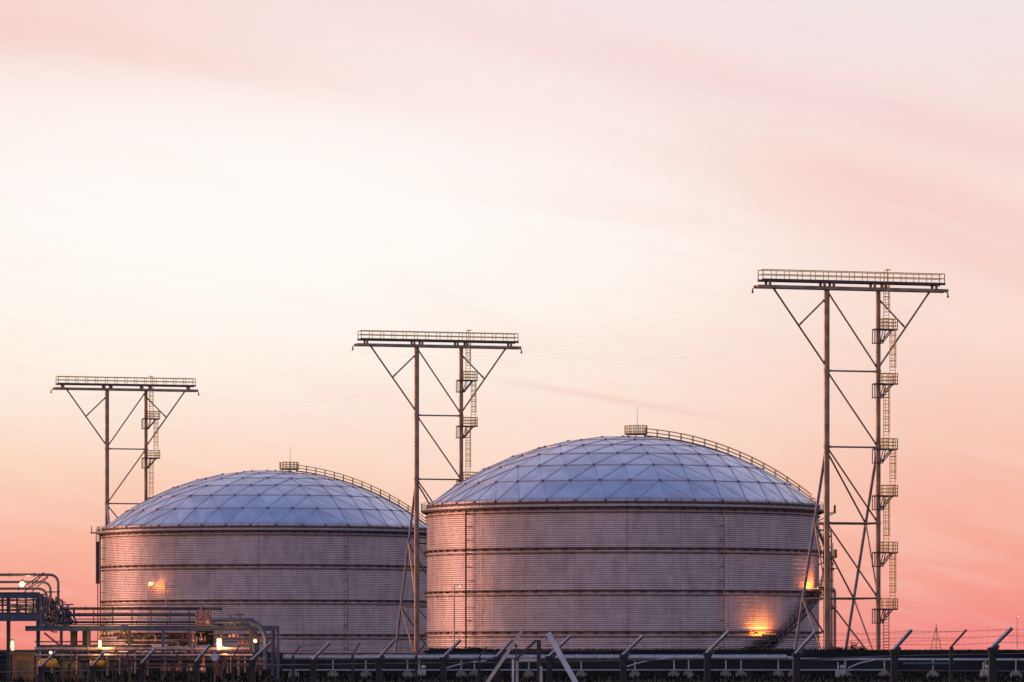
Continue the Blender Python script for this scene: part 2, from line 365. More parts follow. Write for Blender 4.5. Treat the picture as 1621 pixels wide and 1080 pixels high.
# ------------------------------------------------------------ tanks
RT = 30.0; HT = 24.2; CAP = 10.7; RS = (RT*RT + CAP*CAP)/(2*CAP)
def cyl(c, phi, r, z):
    t = R(phi); return Vector((c[0] + r*math.sin(t), c[1] - r*math.cos(t), z))
def dome_z(r): return HT + .35 + CAP - (RS - math.sqrt(RS*RS - r*r))
def tank(c, label, pipes, walk_phi, deck_off, rot):
    T = thing('storage_tank', (c[0], c[1], 0), label, 'storage tank', 'dome roofed storage tanks')
    # shell of overlapping courses
    prof = []; z = 0; dz = .62
    while z < HT - .01:
        prof += [(RT+.022, z), (RT+.022, z+.05), (RT, z+.07), (RT, z+dz-.02)]; z += dz
    mb = MB(); mb.revolve(prof, (c[0], c[1], 0), 288); mb.build('shell', M['shell'], T)
    for zb in (5.25, 11.35, 17.6):
        mb = MB(); mb.revolve([(RT+.04, zb), (RT+.5, zb), (RT+.5, zb+.17), (RT+.04, zb+.17)], (c[0], c[1], 0), 240, True)
        mb.revolve([(RT+.04, zb-.72), (RT+.16, zb-.72), (RT+.16, zb-.63), (RT+.04, zb-.63)], (c[0], c[1], 0), 240, True)
        for k in range(80):
            a = cyl(c, k*4.5, RT+.03, zb-.09); b = cyl(c, k*4.5, RT+.44, zb-.09); mb.bar(a, b, .7, .18)
            if k % 2 == 0:
                a = cyl(c, k*4.5+2, RT+.03, zb-.67); b = cyl(c, k*4.5+2, RT+.28, zb-.67); mb.bar(a, b, .4, .13)
        mb.build('stiffener_ring', M['ring'], T)
    # wind girder, eaves; pale lip paints the lit face, dark rings the shaded gaps
    mb = MB()
    mb.revolve([(RT+.0, HT-.68), (RT+.80, HT-.68), (RT+.80, HT-.44), (RT+.0, HT-.44)], (c[0], c[1], 0), 240, True)
    mb.revolve([(RT+.04, HT-1.35), (RT+.18, HT-1.35), (RT+.18, HT-1.24), (RT+.04, HT-1.22)], (c[0], c[1], 0), 240, True)
    for k in range(90):
        mb.bar(cyl(c, k*4, RT+.03, HT-.95), cyl(c, k*4, RT+.85, HT-.50), .09, .12)
        if k % 2: mb.bar(cyl(c, k*4, RT+.03, HT-1.28), cyl(c, k*4, RT+.3, HT-1.28), .4, .14)
    mb.build('wind_girder', M['ring'], T)
    mb = MB(); mb.revolve([(RT+.2, HT-.44), (RT+1.0, HT-.44), (RT+1.0, HT-.27), (RT+.2, HT-.27)], (c[0], c[1], 0), 240, True); mb.build('girder_walkway', M['galv'], T)
    mb = MB(); mb.revolve([(RT-.3, HT+.0), (RT+.16, HT+.0), (RT+.16, HT+.30), (RT-.3, HT+.30)], (c[0], c[1], 0), 240, True)
    mb.build('eaves_ring', M['steel_dark'], T)
    pts = [cyl(c, k*3, RT+.90, HT-.28) for k in range(121)]
    mb = rail_mesh(pts, 1.05, 1.7, .030, 2); mb.build('girder_railing', M['rust'], T)
    # dome
    nr = 7
    def node(k, j):
        if k == 0: return Vector((c[0], c[1], dome_z(0)))
        r = RT*.997*k/nr; a = 360*j/(6*k) + rot; p = cyl(c, a, r, dome_z(r)); return p
    tris = []
    for k in range(1, nr+1):
        for s in range(6):
            for i in range(k):
                o0 = node(k, s*k+i); o1 = node(k, s*k+i+1); i0 = node(k-1, s*(k-1)+i) if k > 1 else node(0, 0)
                tris.append((o0, o1, i0))
                if i < k-1: tris.append((i0, o1, node(k-1, s*(k-1)+i+1)))
    mb = MB()
    cen = Vector((c[0], c[1], dome_z(0)-RS))
    for t in tris:
        m_ = (t[0]+t[1]+t[2])/3; nrm = (m_-cen).normalized()
        j = [nrm*random.uniform(-.02, .02) for _ in range(3)]
        top = [m_ + (p-m_)*.985 + nrm*.02 + q for p, q in zip(t, j)]; apex = m_ + nrm*(.05+random.uniform(0, .05))
        low = [m_ + (p-m_)*.985 - nrm*.10 for p in t]
        mb.add(top + [apex] + low, [(0,1,3),(1,2,3),(2,0,3),(0,4,5,1),(1,5,6,2),(2,6,4,0),(6,5,4)])
    roof = mb.build('dome_roof', M['dome'], T, smooth=False)
    mb = MB(); seen = set(); nodes = {}
    for t in tris:
        for a, b in ((t[0], t[1]), (t[1], t[2]), (t[2], t[0])):
            key = tuple(sorted((tuple(round(q, 2) for q in a), tuple(round(q, 2) for q in b))))
            for p in (a, b): nodes[tuple(round(q, 1) for q in p)] = p
            if key in seen: continue
            seen.add(key); n_ = ((a+b)/2-cen).normalized()
            lo, hi = (a, b) if a.z < b.z else (b, a); ax = Vector((lo.x-c[0], lo.y-c[1], 0)); bx = Vector((hi.x-c[0], hi.y-c[1], 0)); tw = ax.cross(bx).z
            w_ = .09 if abs(a.z-b.z) < .05 else (.13 if tw > .5 else .045)
            mb.bar(a+n_*.03, b+n_*.03, w_, .16 if w_ > .05 else .10, up=n_)
    nf = len(mb.f)
    for p in nodes.values():
        n_ = (p-cen).normalized(); mb.tube(p, p+n_*.2, .26, 10, .2)
    rb = mb.build('ribs', M['rib'], roof); rb.data.materials.append(M['hub'])
    for i, pg in enumerate(rb.data.polygons): pg.material_index = 1 if i >= nf else 0
    # pipes down the wall
    for ph, r_, m_ in pipes:
        mb = MB(); mb.tube(cyl(c, ph, RT+.72, .0), cyl(c, ph, RT+.72, HT-.3), r_, 8)
        for q in range(12):
            z = 1 + q*2; mb.bar(cyl(c, ph, RT+.0, z), cyl(c, ph, RT+.72, z), .22, .1)
        mb.build('downpipe', m_, T)
    # roof deck, walkway, mast
    dc = Vector((c[0]+deck_off, c[1], dome_z(abs(deck_off))+.35))
    mb = MB(); mb.revolve([(1e-3, 0), (1.75, 0), (1.75, .14), (1e-3, .14)], dc, 20, True)
    for k in range(6): a = R(k*60); mb.tube(dc + Vector((1.5*math.sin(a), 1.5*math.cos(a), -.6)), dc + Vector((1.5*math.sin(a), 1.5*math.cos(a), 0)), .06, 6)
    deck = mb.build('roof_deck', M['steel_dark'], T)
    rail_mesh([dc + Vector((1.72*math.sin(R(k*24)), 1.72*math.cos(R(k*24)), .14)) for k in range(16)], 1.25, .8, .05, 3, True).build('deck_railing', M['yellow'], deck)
    mb = MB(); mb.tube(dc + Vector((.2,0,.1)), dc + Vector((.2,0,4.3)), .06, 6, .025); mb.build('lightning_rod', M['galv'], T)
    t = R(walk_phi); dr = Vector((math.sin(t), -math.cos(t), 0)); sd_ = Vector((dr.y, -dr.x, 0))
    rr = [deck_off+1.5 + (RT-.8-deck_off-1.5)*i/14 for i in range(15)]
    cl = [Vector((c[0], c[1], dome_z(r)+.30)) + dr*r for r in rr]
    mb = MB()
    for a, b in zip(cl, cl[1:]):
        mb.bar(a, b, .95, .07)
        for s_ in (-.45, .45): mb.bar(a+sd_*s_, b+sd_*s_, .06, .16)
        mb.bar(a-Vector((0,0,.3)), a, .1, .1)
    wk = mb.build('roof_walkway', M['steel_dark'], T)
    for s_ in (-.46, .46): rail_mesh([p+sd_*s_ for p in cl], 1.1, 1.9, .055, 2).build('walkway_railing', M['yellow'], wk)
    return T
c1_ = ((986-CX)/F*750, 750.); c2_ = ((423-CX)/F*893, 893.)
T1 = tank(c1_, 'large silver domed tank at right with outside stair and orange floodlit wall', [(-51, .13, M['steel_dark']), (27.7, .09, M['rust'])], 97, 2.0, 11)
T2 = tank(c2_, 'smaller looking silver domed tank at left, farther back and partly hidden', [(30.4, .09, M['rust']), (-76, .12, M['rust'])], 97, 4.0, 23)
# caged ladder on the left edge of the left tank
mb = MB()
for dx in (0, .55):
    mb.tube(cyl(c2_, -92, RT+.75+dx, 14.6), cyl(c2_, -92, RT+.75+dx, HT+.5), .07, 6)
for i in range(22):
    z = 14.8+i*.42; mb.bar(cyl(c2_, -92, RT+.65, z), cyl(c2_, -92, RT+1.4, z), .75, .07)
mb.box(cyl(c2_, -92, RT+1.02, 18.5), (.62, .7, 7.6))
mb.build('cable_riser', M['steel_dark'], T2)
mb = MB(); mb.tube(cyl(c2_, -90, RT+.9, 0), cyl(c2_, -90, RT+.9, 15), .10, 6); mb.build('riser_pipe', M['rust'], T2)
mb = MB(); mb.box(cyl(c2_, -88, RT+1.0, HT-.3), (2.2, 2, .2)); lp = mb.build('landing', M['steel_dark'], T2)
rail_mesh([cyl(c2_, -90, RT+2, HT-.2), cyl(c2_, -86, RT+2, HT-.2)], 1.1, .8, .05, 2).build('landing_railing', M['yellow'], lp)

# stair, landings and risers on the right side of the right tank
def flight(T, c, p0, z0, p1, z1, r0=.75, r1=1.65):
    n = 26; mb = MB()
    for rr in (r0, r1):
        for i in range(n):
            a = cyl(c, p0+(p1-p0)*i/n, RT+rr, z0+(z1-z0)*i/n); b = cyl(c, p0+(p1-p0)*(i+1)/n, RT+rr, z0+(z1-z0)*(i+1)/n); mb.bar(a, b, .08, .36)
    for i in range(n):
        a = cyl(c, p0+(p1-p0)*(i+.5)/n, RT+r0, z0+(z1-z0)*(i+.5)/n); b = cyl(c, p0+(p1-p0)*(i+.5)/n, RT+r1, z0+(z1-z0)*(i+.5)/n); mb.bar(a, b, .28, .05)
    o = mb.build('stair_flight', M['cabinet'], T)
    for rr in (r0, r1):
        mb = rail_mesh([cyl(c, p0+(p1-p0)*i/10, RT+rr, z0+(z1-z0)*i/10+.15) for i in range(11)], 1.05, 1.4, .045, 2)
        mb.build('handrail', M['cabinet'], o)
flight(T1, c1_, 46.5, 4.1, 68.5, 10.8); flight(T1, c1_, 38, 1.2, 46, 4.0)
flight(T1, c1_, 72, 11, 92, 16.7); flight(T1, c1_, 96, 16.9, 112, 23.4)
def landing(T, c, p0, p1, z, r1=2.0, railm='steel_dark'):
    mb = MB(); n = 6
    mb.revolve([(RT+.3, z-.16), (RT+r1, z-.16), (RT+r1, z), (RT+.3, z)], (c[0], c[1], 0), n, True, p0, p1)
    for i in range(0, n+1, 2):
        p = p0+(p1-p0)*i/n; mb.bar(cyl(c, p, RT+.05, z-1.3), cyl(c, p, RT+r1-.2, z-.15), .1, .1)
    o = mb.build('landing', M['steel_dark'], T)
    rail_mesh([cyl(c, p0+(p1-p0)*i/n, RT+r1-.05, z) for i in range(n+1)], 1.1, 1.0, .05, 2).build('landing_railing', M[railm], o)
landing(T1, c1_, 67, 76, 11.0); landing(T1, c1_, 89, 97, 16.9, 2.8, 'yellow'); landing(T1, c1_, 88, 94, 23.7, 2.6, 'yellow')
landing(T1, c1_, 38.5, 46.5, 4.05, 2.4)
for ph, rr, r_, top in ((91, 1.0, .24, 22), (91.5, 1.7, .17, 17.5), (93, 2.1, .12, 21), (90, 2.5, .20, 12)):
    mb = MB(); mb.path([cyl(c1_, ph, RT+rr, 0), cyl(c1_, ph, RT+rr, top), cyl(c1_, ph, RT+.02, top)], r_, 10, .6)
    for q in range(3): mb.tube(cyl(c1_, ph, RT+rr, 3+q*6), cyl(c1_, ph, RT+rr, 3.15+q*6), r_*1.5, 10)
    mb.build('riser_pipe', M['clad_pipe'], T1)
mb = MB()
for i in range(14): mb.box(cyl(c1_, 92.5+random.uniform(-1, 1), RT+random.uniform(1.2, 2.6), 9+i*.85), (.35, .35, .3))
mb.bar(cyl(c1_, 92.5, RT+2.3, 0), cyl(c1_, 92.5, RT+2.3, 19), .12, .12); mb.build('cable_tray', M['steel_dark'], T1)
# plant round a wall-top hatch on the eaves
mb = rail_mesh([cyl(c1_, 84, RT-1.2, HT+.4), cyl(c1_, 88, RT-.6, HT+.4), cyl(c1_, 92, RT-1.2, HT+.4)], 1.2, .8, .05, 2); mb.build('eaves_railing', M['yellow'], T1)

# ------------------------------------------------------------ lights
def lamp(loc, power, col, r=.15, typ='POINT', target=None, cone=60):
    d = bpy.data.lights.new('lamp_light', typ); d.energy = power; d.color = col; d.shadow_soft_size = r
    o = bpy.data.objects.new('lamp_light', d); C.objects.link(o); o.location = loc
    if typ == 'AREA':
        d.shape = 'RECTANGLE'; d.size = 2.4; d.size_y = .6
        o.rotation_euler = (0, R(180), 0)
        z_ = (Vector(loc)-Vector(target)).normalized(); zx = Vector((-z_.y, z_.x, 0)).normalized(); zy = z_.cross(zx)
        o.rotation_euler = Matrix((zx, zy, z_)).transposed().to_euler()
    if typ == 'SPOT':
        d.spot_size = R(cone); d.spot_blend = 1.
        o.rotation_euler = (Vector(target)-Vector(loc)).to_track_quat('-Z', 'Y').to_euler()
ORG = (1., .25, .03)
def flood(c, ph, z, label, rr=1.5, power=3000):
    p = cyl(c, ph, RT+rr, z)
    t = thing('floodlight', p, label, 'floodlight', 'floodlights on the tank stair')
    mb = MB(); mb.box(p+Vector((0,0,.12)), (2.6, .3, .22), R(ph)); mb.bar(p-Vector((.0,0,z-round(z)+.6)), p+Vector((0,0,.02)), .12, .12); mb.build('housing', M['steel_dark'], t)
    mb = MB(); mb.box(p+Vector((0,0,.25)), (2.4, .24, .04), R(ph)); mb.build('lens', M['lamp_orange'], t)
    lamp(p+Vector((0,0,.36)), power, ORG, .1, 'AREA', cyl(c, ph, RT+.2, z+3.2))
flood(c1_, 42.5, 4.7, 'orange floodlight shining up the wall from the low stair landing', 1.35, 750)
flood(c1_, 69.5, 11.6, 'orange floodlight on the upper stair landing near the tank edge', 1.0, 600)

def street_lamp(px, py, Y, lit, label, arm=7, zb=0):
    top = P(px, py, Y); base = Vector((top.x-arm*Y/F, Y, zb))
    t = thing('street_lamp', base, label, 'street lamp', 'street lamps among the tanks')
    a = Vector((base.x, Y, top.z-.15)); mb = MB(); mb.tube(base, a, .12, 8, .07); mb.path([a, a+Vector((.1,0,.25)), top+Vector((-.3,0,.08))], .05, 6, .2); mb.build('pole', M['galv'], t)
    mb = MB(); mb.revolve([(.01,.16),(.2,.14),(.34,.02),(.36,-.04),(.01,-.05)], top, 12); h = mb.build('lamp_head', M['lamp_head'], t)
    mb = MB(); r_ = .40 if lit else .13; mb.ball(top-Vector((0,0,.1 if not lit else .25)), r_, 6); mb.build('lens', M['lamp_orange'] if lit else M['lamp_warm'] if lit is None else M['lamp_head'], h)  # None: lens of an unlit lamp, given a glow of its own
    if lit: lamp(top+Vector((-.35, .2, -.55)), 110, ORG, .1); lamp(top-Vector((0, .5, .5)), 200, ORG, .2)
street_lamp(239, 921, 868.6, True, 'lit orange street lamp glowing before the left tank', 4)
street_lamp(271, 926, 600, False, 'unlit street lamp with pale head just right of the glowing one', 8)
street_lamp(728, 927, 640, None, 'slim street lamp with pale head before the left side of the right tank', 9)
street_lamp(1612, 975, 1213, None, 'distant street lamp at the far right beyond the fence', 2)

# ------------------------------------------------------------ gantry towers
TH = R(18)
def tower(px, Y, label, flip=False):
    o = Vector(((px-CX)/F*Y, Y, 0)); U = Vector((math.cos(TH), math.sin(TH), 0)); W = Vector((-math.sin(TH), math.cos(TH), 0)) * (-1 if flip else 1)
    def q(u, w_, z): return o + U*u + W*w_ + Vector((0,0,z))
    T = thing('gantry_tower', o, label, 'steel tower', 'gantry towers beside the tanks')
    H = 53.5; p1, p2 = -3.75, 4.05; LV = [41.9, 31.2, 20.5, 9.9, 0]
    for u, r_ in ((p1, .40), (p2, .34)):
        mb = MB(); mb.tube(q(u,0,0), q(u,0,H), r_, 16)
        for z in LV[:-1]: mb.tube(q(u,0,z-.25), q(u,0,z+.25), r_+.05, 16)
        mb.build('post', M['steel'], T)
        mb = MB(); mb.box(q(u,0,.3), (1.8, 1.8, .6), TH); mb.build('footing', M['concrete'], T)
    wz = lambda z: 13.4*(31.2-z)/31.2
    for u in (p1, p2):
        mb = MB(); mb.tube(q(u,.2,31.2), q(u,wz(0),0), .21, 12); mb.build('raking_leg', M['leg'], T)
        mb = MB(); mb.box(q(u,wz(0),.3), (1.5, 1.5, .6), TH); mb.build('footing', M['concrete'], T)
    def br(a, b, r_=.125):
        mb = MB(); mb.tube(a, b, r_, 8)
        d = (b-a).normalized()
        for p, s_ in ((a, 1), (b, -1)): mb.bar(p + d*.35*s_, p + d*.8*s_, .08, .28)
        mb.build('brace', M['steel'], T)
    fl = (lambda a, b: (b, a)) if flip else (lambda a, b: (a, b))
    for i in range(3):
        a, b = fl(p1, p2)
        br(q(a,0,LV[i]), q(b,0,LV[i+1]))
    br(q(fl(p1,p2)[0],0,9.9), q(fl(p1,p2)[1],0,.4))
    for z in LV[:4]: br(q(p1,0,z), q(p2,0,z))
    br(q(fl(p1,p2)[0],0,H-.3), q(fl(p1,p2)[1],0,LV[0]+.3))
    for z in (20.5, 9.9):
        br(q(p1,wz(z),z), q(p2,wz(z),z))
        for u in (p1, p2): br(q(u,0,z), q(u,wz(z),z))
    for u in (p1, p2):
        br(q(u,wz(20.5),20.5), q(u,0,9.9)); br(q(u,wz(9.9),9.9), q(u,0,.4))
    br(q(p1,wz(31.2)+.3,30.8), q(p2,wz(20.5),20.5)); br(q(p1,wz(20.5),20.5), q(p2,wz(9.9),9.9)); br(q(p1,wz(9.9),9.9), q(p2,wz(.4),.4))
    e1, e2 = -11.9, 12.0
    br(q(e1,0,H), q(p1,0,LV[0]+.5), .14); br(q(e2,0,H), q(p2,0,LV[0]+.5), .14)
    m1 = q(e1,0,H).lerp(q(p1,0,LV[0]+.5), .48); m2 = q(e2,0,H).lerp(q(p2,0,LV[0]+.5), .48)
    br(m1, q(p1,0,H-1.3)); br(m2, q(p2,0,H-1.3))
    # top beams
    mb = MB()
    for w_ in (-.8, .8): mb.bar(q(-14.4,w_,H), q(14.4,w_,H), .3, .44)
    for i in range(17): u = -14.2+i*1.775; mb.bar(q(u,-.8,H), q(u,.8,H), .15, .2)
    mb.build('main_beam', M['steel'], T)
    mb = MB(); mb.bar(q(-13.8,0,H+.95), q(13.9,0,H+.95), 1.9, .14)
    for w_ in (-.95, .95): mb.bar(q(-13.8,w_,H+.92), q(13.9,w_,H+.92), .1, .36)
    dk = mb.build('top_deck', M['steel_dark'], T)
    mb = MB()
    for u in (-12.6, -4.4, -3.0, 3.2, 4.9, 12.6):
        for w_ in (-.8, .8): mb.bar(q(u,w_,H+.15), q(u,w_,H+.85), .35, .3, up=U)
    mb.build('deck_supports', M['rust'], dk)
    loop = [q(-13.7,-.95,H+1.05), q(13.8,-.95,H+1.05), q(13.8,.95,H+1.05), q(-13.7,.95,H+1.05), q(-13.7,-.95,H+1.05)]
    rail_mesh(loop, 1.3, 1.9, .062, 2).build('deck_railing', M['yellow'], dk)
    mb = MB(); mb.tube(q(5.2,-.6,H+1), q(5.2,-.6,H+2.7), .07, 6); mb.box(q(5.2,-.6,H+2.75), (.7,.7,.12), TH)
    mb.tube(q(5.2,.6,H+1), q(5.2,.6,H+2.7), .07, 6); mb.build('ladder_head', M['yellow'], T)
    for u in (-14.9, 14.7):
        mb = MB(); s_ = -1 if u < 0 else 1
        mb.tube(q(u-s_*.5,0,H-.1), q(u,0,H-.3), .06, 6); mb.tube(q(u,0,H-.3), q(u,0,H-.95), .10, 8); mb.ball(q(u,0,H-.75), .17, 6); mb.build('cable_hook', M['rust'], T)
    # landings with ladders on post 2
    lz = [47.9, 40.2, 31.0, 24.4, 16.4, 8.4]; prev = H+1
    for i, z in enumerate(lz):
        mb = MB(); mb.bar(q(p2-.6,0,z), q(p2+2.7,0,z), 1.5, .13)
        for w_ in (-.7, .7): mb.bar(q(p2-.6,w_,z-.05), q(p2+2.7,w_,z-.05), .08, .22)
        for w_ in (-.45, .45):
            mb.bar(q(p2+2.0,w_,z-.1), q(p2+.4,w_,z-2.0), .15, .15); mb.bar(q(p2-.7,w_,z-.1), q(p2-.7,w_,z-2.0), .13, .13)
            mb.bar(q(p2+.95,w_,z-.1), q(p2+.5,w_,z-1.8), .11, .11)
            mb.bar(q(p2-.8,w_,z-2.0), q(p2+.6,w_,z-2.0), .13, .13)
        ld = mb.build('landing', M['steel_dark'], T)
        rail_mesh([q(p2+.2,-.72,z), q(p2+2.65,-.72,z), q(p2+2.65,.72,z), q(p2+.2,.72,z)], 1.45, .85, .06, 3).build('landing_railing', M['yellow'], ld)
        u = p2 + (1.15 if i % 2 == 0 else 2.1)
        if i == 0:
            ladder_mesh(q(p2+1.15,-.2,z), q(p2+1.15,-.2,H+1), .8, U, True, W*-1).build('ladder', M['yellow'], T)
        else:
            ladder_mesh(q(u,-.2,z), q(u,-.2,prev), .8, U, True, W*-1).build('ladder', M['yellow'], T)
        prev = z
    ladder_mesh(q(p2+1.15,-.2,.1), q(p2+1.15,-.2,prev), .8, U, False).build('ladder', M['steel_dark'], T)
    return q(-14.9,0,H-1), q(14.7,0,H-1)
HR = tower(1348, 690, 'tallest looking steel gantry tower, right of the right tank')
HM = tower(693.5, 821, 'steel gantry tower standing in the gap between the two tanks')
HL = tower(199, 958, 'farthest steel gantry tower, rising behind the left edge of the left tank', True)
def sagwire(a, b, sag, label):
    pts = []
    for i in range(31):
        t = i/30; p = a.lerp(b, t); p.z -= sag*4*t*(1-t); pts.append(p)
    mb = MB(); mb.path(pts, .004, 4); tag(mb.build('overhead_wire', M['wire']), label, 'wire', 'thin wires slung between the gantry towers')
sagwire(HM[0], HR[0], 4, 'faint wire from left end of middle tower to left end of right tower')
sagwire(HM[1], HR[1], 4, 'faint wire from right end of middle tower to right end of right tower')
sagwire(HL[0], HM[0], 4, 'faint wire from left end of left tower to left end of middle tower')
sagwire(HL[1], HM[1], 4, 'faint wire from right end of left tower to right end of middle tower')

# ------------------------------------------------------------ left pipe rack  (about 420 m away)
Y0 = 420.
def rack_pipe(T, pts, r_, m_='pipe_dark', bend=.55, Y=Y0, fl=True):
    q = [P(x, y, Y) for x, y in pts]; mb = MB(); mb.path(q, r_, 10, bend)
    if fl:
        for a, b in zip(q, q[1:]):
            L_ = (b-a).length; n = int(L_/2.6)
            for i in range(1, n+1):
                p = a.lerp(b, i/(n+1)); d = (b-a).normalized()*.05; mb.tube(p-d, p+d, r_*1.45, 10)
    return mb.build('pipe', M[m_], T)
UR = thing('pipe_rack', P(20, 1078, Y0), 'tall dark pipe rack at the left edge with looping pipes on top', 'pipe rack', 'pipe racks at lower left')
for (y, xr, Y) in ((910, 92, 419.), (921.5, 80, 421.), (932, 74, 423.)):
    yl = {910: 963.5, 921.5: 974, 932: 985}[y]; xe = {910: 352, 921.5: 312, 932: 312}[y]
    rack_pipe(UR, [(-60, y), (xr, y), (xr, yl), (xe, yl)], {910: .12, 921.5: .11, 932: .11}[y], 'pipe_dark', .8, Y)
for y0, y1, Y in ((938, 947, 417.5), (970, 983, 417.5), (938, 946, 424)):
    mb = MB(); a = P(-60, (y0+y1)/2, Y); b = P(62, (y0+y1)/2, Y); h = (y1-y0)*Y/F
    mb.bar(a, b, .05, h); 
    for s_ in (-1, 1): mb.bar(a+Vector((0,0,s_*h/2)), b+Vector((0,0,s_*h/2)), .3, .05)
    mb.build('beam', M['blue_pipe'], UR)
for y, Y in ((950.5, 418), (958, 420), (966, 422)): rack_pipe(UR, [(-60, y+1), (60, y-1)], .09, 'pipe_dark', 0, Y)
for x, Y in ((-30, 417.6), (13.5, 417.6), (60.5, 417.6), (13.5, 424), (60.5, 424)):
    mb = MB(); mb.bar(P(x, 938, Y), Vector((P(x, 0, Y).x, Y, 0)), .30, .06, up=(0,1,0))
    for s_ in (-.13, .13): a = P(x, 938, Y)+Vector((s_,0,0)); mb.bar(a, Vector((a.x, Y, 0)), .05, .3, up=(0,1,0))
    mb.build('column', M['blue_pipe'] if x > 50 else M['steel_dark'], UR)
mb = MB()
for x in (4, 12, 27, 41, 53):
    for Y in (418., 423.): mb.bar(P(x, 947, Y), P(x, 970, Y), .16, .12, up=(0,1,0))
mb.build('struts', M['steel_dark'], UR)
for xa, ya, xb, yb, Y in ((38, 938, 70, 908, 418), (50, 938, 76, 914, 422)):
    mb = MB()
    for dy in (0, 9): mb.bar(P(xa, ya-dy, Y), P(xb, yb-dy*.2, Y), .08, .08)
    for i in range(6):
        f_ = (i+.5)/6; a = P(xa, ya, Y).lerp(P(xb, yb, Y), f_); b = P(xa, ya-9, Y).lerp(P(xb, yb-1.8, Y), f_); mb.bar(a, b, .05, .05, up=(0,1,0))
    mb.build('stair_handrail', M['steel_dark'], UR)
# the dense bundle of risers and valves
for i, x in enumerate((64, 69, 76, 84, 88)):
    rack_pipe(UR, [(x-6, 941+i*3), (x, 941+i*3), (x, 992-i*2), (x+18, 992-i*2)], (.09, .13, .10, .14, .08)[i], ('pipe_dark', 'blue_pipe', 'pipe_dark', 'blue_pipe', 'pipe_dark')[i], .5, 416.5+i*1.2)
def valve(T, x, y, Y, r_=.3, m_='pipe_dark'):
    c = P(x, y, Y); mb = MB(); mb.ball(c, r_*.8, 6); mb.tube(c-Vector((r_*1.3,0,0)), c-Vector((r_,0,0)), r_, 10); mb.tube(c+Vector((r_,0,0)), c+Vector((r_*1.3,0,0)), r_, 10)
    mb.tube(c, c+Vector((0,0,r_*1.9)), r_*.18, 6)
    top = c+Vector((0,0,r_*1.9)); mb.path([top+Vector((r_*math.cos(t), r_*math.sin(t), 0)) for t in [2*math.pi*k/10 for k in range(11)]], r_*.13, 5)
    mb.build('valve', M[m_], T)
for x, y, m_ in ((66,955,'pipe_dark'),(72,966,'blue_pipe'),(80,952,'pipe_dark'),(84,972,'pipe_dark'),(76,984,'blue_pipe'),(98,965,'blue_pipe'),(108,972,'blue_pipe'),(112,984,'pipe_dark'),(101,988,'blue_pipe'),(90,982,'pipe_dark')):
    valve(UR, x, y, 417+random.random()*4, .32+random.random()*.12, m_)
for i in range(26):
    x0 = random.uniform(58, 112); y0 = random.uniform(943, 990); x1 = x0+random.uniform(-14, 14); y1 = y0+random.uniform(8, 24)
    if x0 > 92: y0 = max(y0, 966); y1 = min(y0+14, 994)
    rack_pipe(UR, [(x0, y0), (x1, y0), (x1, y1), (x1+random.uniform(-9, 12), y1)], .05+random.random()*.06, random.choice(['pipe_dark', 'blue_pipe', 'rust']), .4, 417+random.random()*6)
for i in range(12):
    x0 = random.uniform(-5, 50); y0 = random.uniform(949, 968)
    rack_pipe(UR, [(x0, y0), (x0+random.uniform(8, 24), y0), (x0+24, y0+random.uniform(4, 12))], .06, 'pipe_dark', .3, 418+random.random()*5)
mb = MB()
for a, b in (((62, 947), (92, 968)), ((92, 968), (62, 990))):
    mb = MB(); mb.bar(P(*a, 418.5), P(*b, 418.5), .12, .12); mb.build('brace', M['steel_dark'], UR)

LR = thing('pipe_rack', P(250, 1078, Y0), 'long low pipe rack before the left tank with lamp lit pipes', 'pipe rack', 'pipe racks at lower left')
mb = MB(); 
for Y in (416.5, 424.5):
    mb.bar(P(40, 995, Y), P(442, 994.5, Y), .06, .36); mb.bar(P(40, 991.5, Y), P(442, 991, Y), .3, .06); mb.bar(P(40, 998.5, Y), P(442, 998, Y), .3, .06)
mb.build('deck_beam', M['blue_pipe'], LR)
mb = MB(); mb.bar(P(90, 989, 420.5), P(352, 989, 420.5), 6.5, .06); mb.build('deck', M['steel_dark'], LR)
rail_mesh([P(118, 989, 416.8), P(330, 989, 416.8)], 1.42, 1.75, .05, 3).build('deck_railing', M['steel_dark'], LR)
for x in (97, 140, 205, 258, 300, 350, 397, 440):
    for Y in (416.5, 424.5):
        mb = MB(); a = P(x, 995, Y); mb.bar(a, Vector((a.x, Y, 0)), .24, .24, up=(0,1,0)); mb.build('column', M['blue_pipe'] if x in (258, 440) else M['steel_dark'], LR)
mb = MB(); mb.bar(P(70, 1002, 417), P(97, 1024, 417), .16, .16); mb.build('brace', M['rust'], LR)
mb = MB(); mb.bar(P(397, 1000, 417), P(440, 1040, 417), .1, .1); mb.build('brace', M['rust'], LR)
for y, r_, m_, x0, x1, Y in ((1027.5, .17, 'clad_pipe', 55, 395, 415.2), (1037.5, .12, 'clad_pipe', 55, 400, 414.6), (1023, .12, 'pipe_dark', 60, 240, 418), (1044, .10, 'pipe_dark', 100, 430, 416), (1003, .10, 'rust', 180, 300, 419), (1010, .12, 'clad_pipe', 185, 295, 421), (1018, .10, 'rust', 200, 300, 420), (1052, .1, 'rust', 190, 430, 417)):
    rack_pipe(LR, [(x0, y), (x1, y)], r_, m_, 0, Y)
rack_pipe(LR, [(335, 984), (404, 983), (420, 1002), (420, 1060)], .21, 'blue_pipe', .9, 415.5)
rack_pipe(LR, [(345, 990), (396, 990), (406, 1006), (408, 1064)], .22, 'blue_pipe', .9, 418)
rack_pipe(LR, [(330, 980), (402, 979.5)], .06, 'blue_pipe', 0, 414.8)
rack_pipe(LR, [(432, 996), (432, 1070)], .16, 'blue_pipe', 0, 417)
mb = MB()
for x, y in ((312, 966), (334, 966), (312, 988), (334, 988)): pass
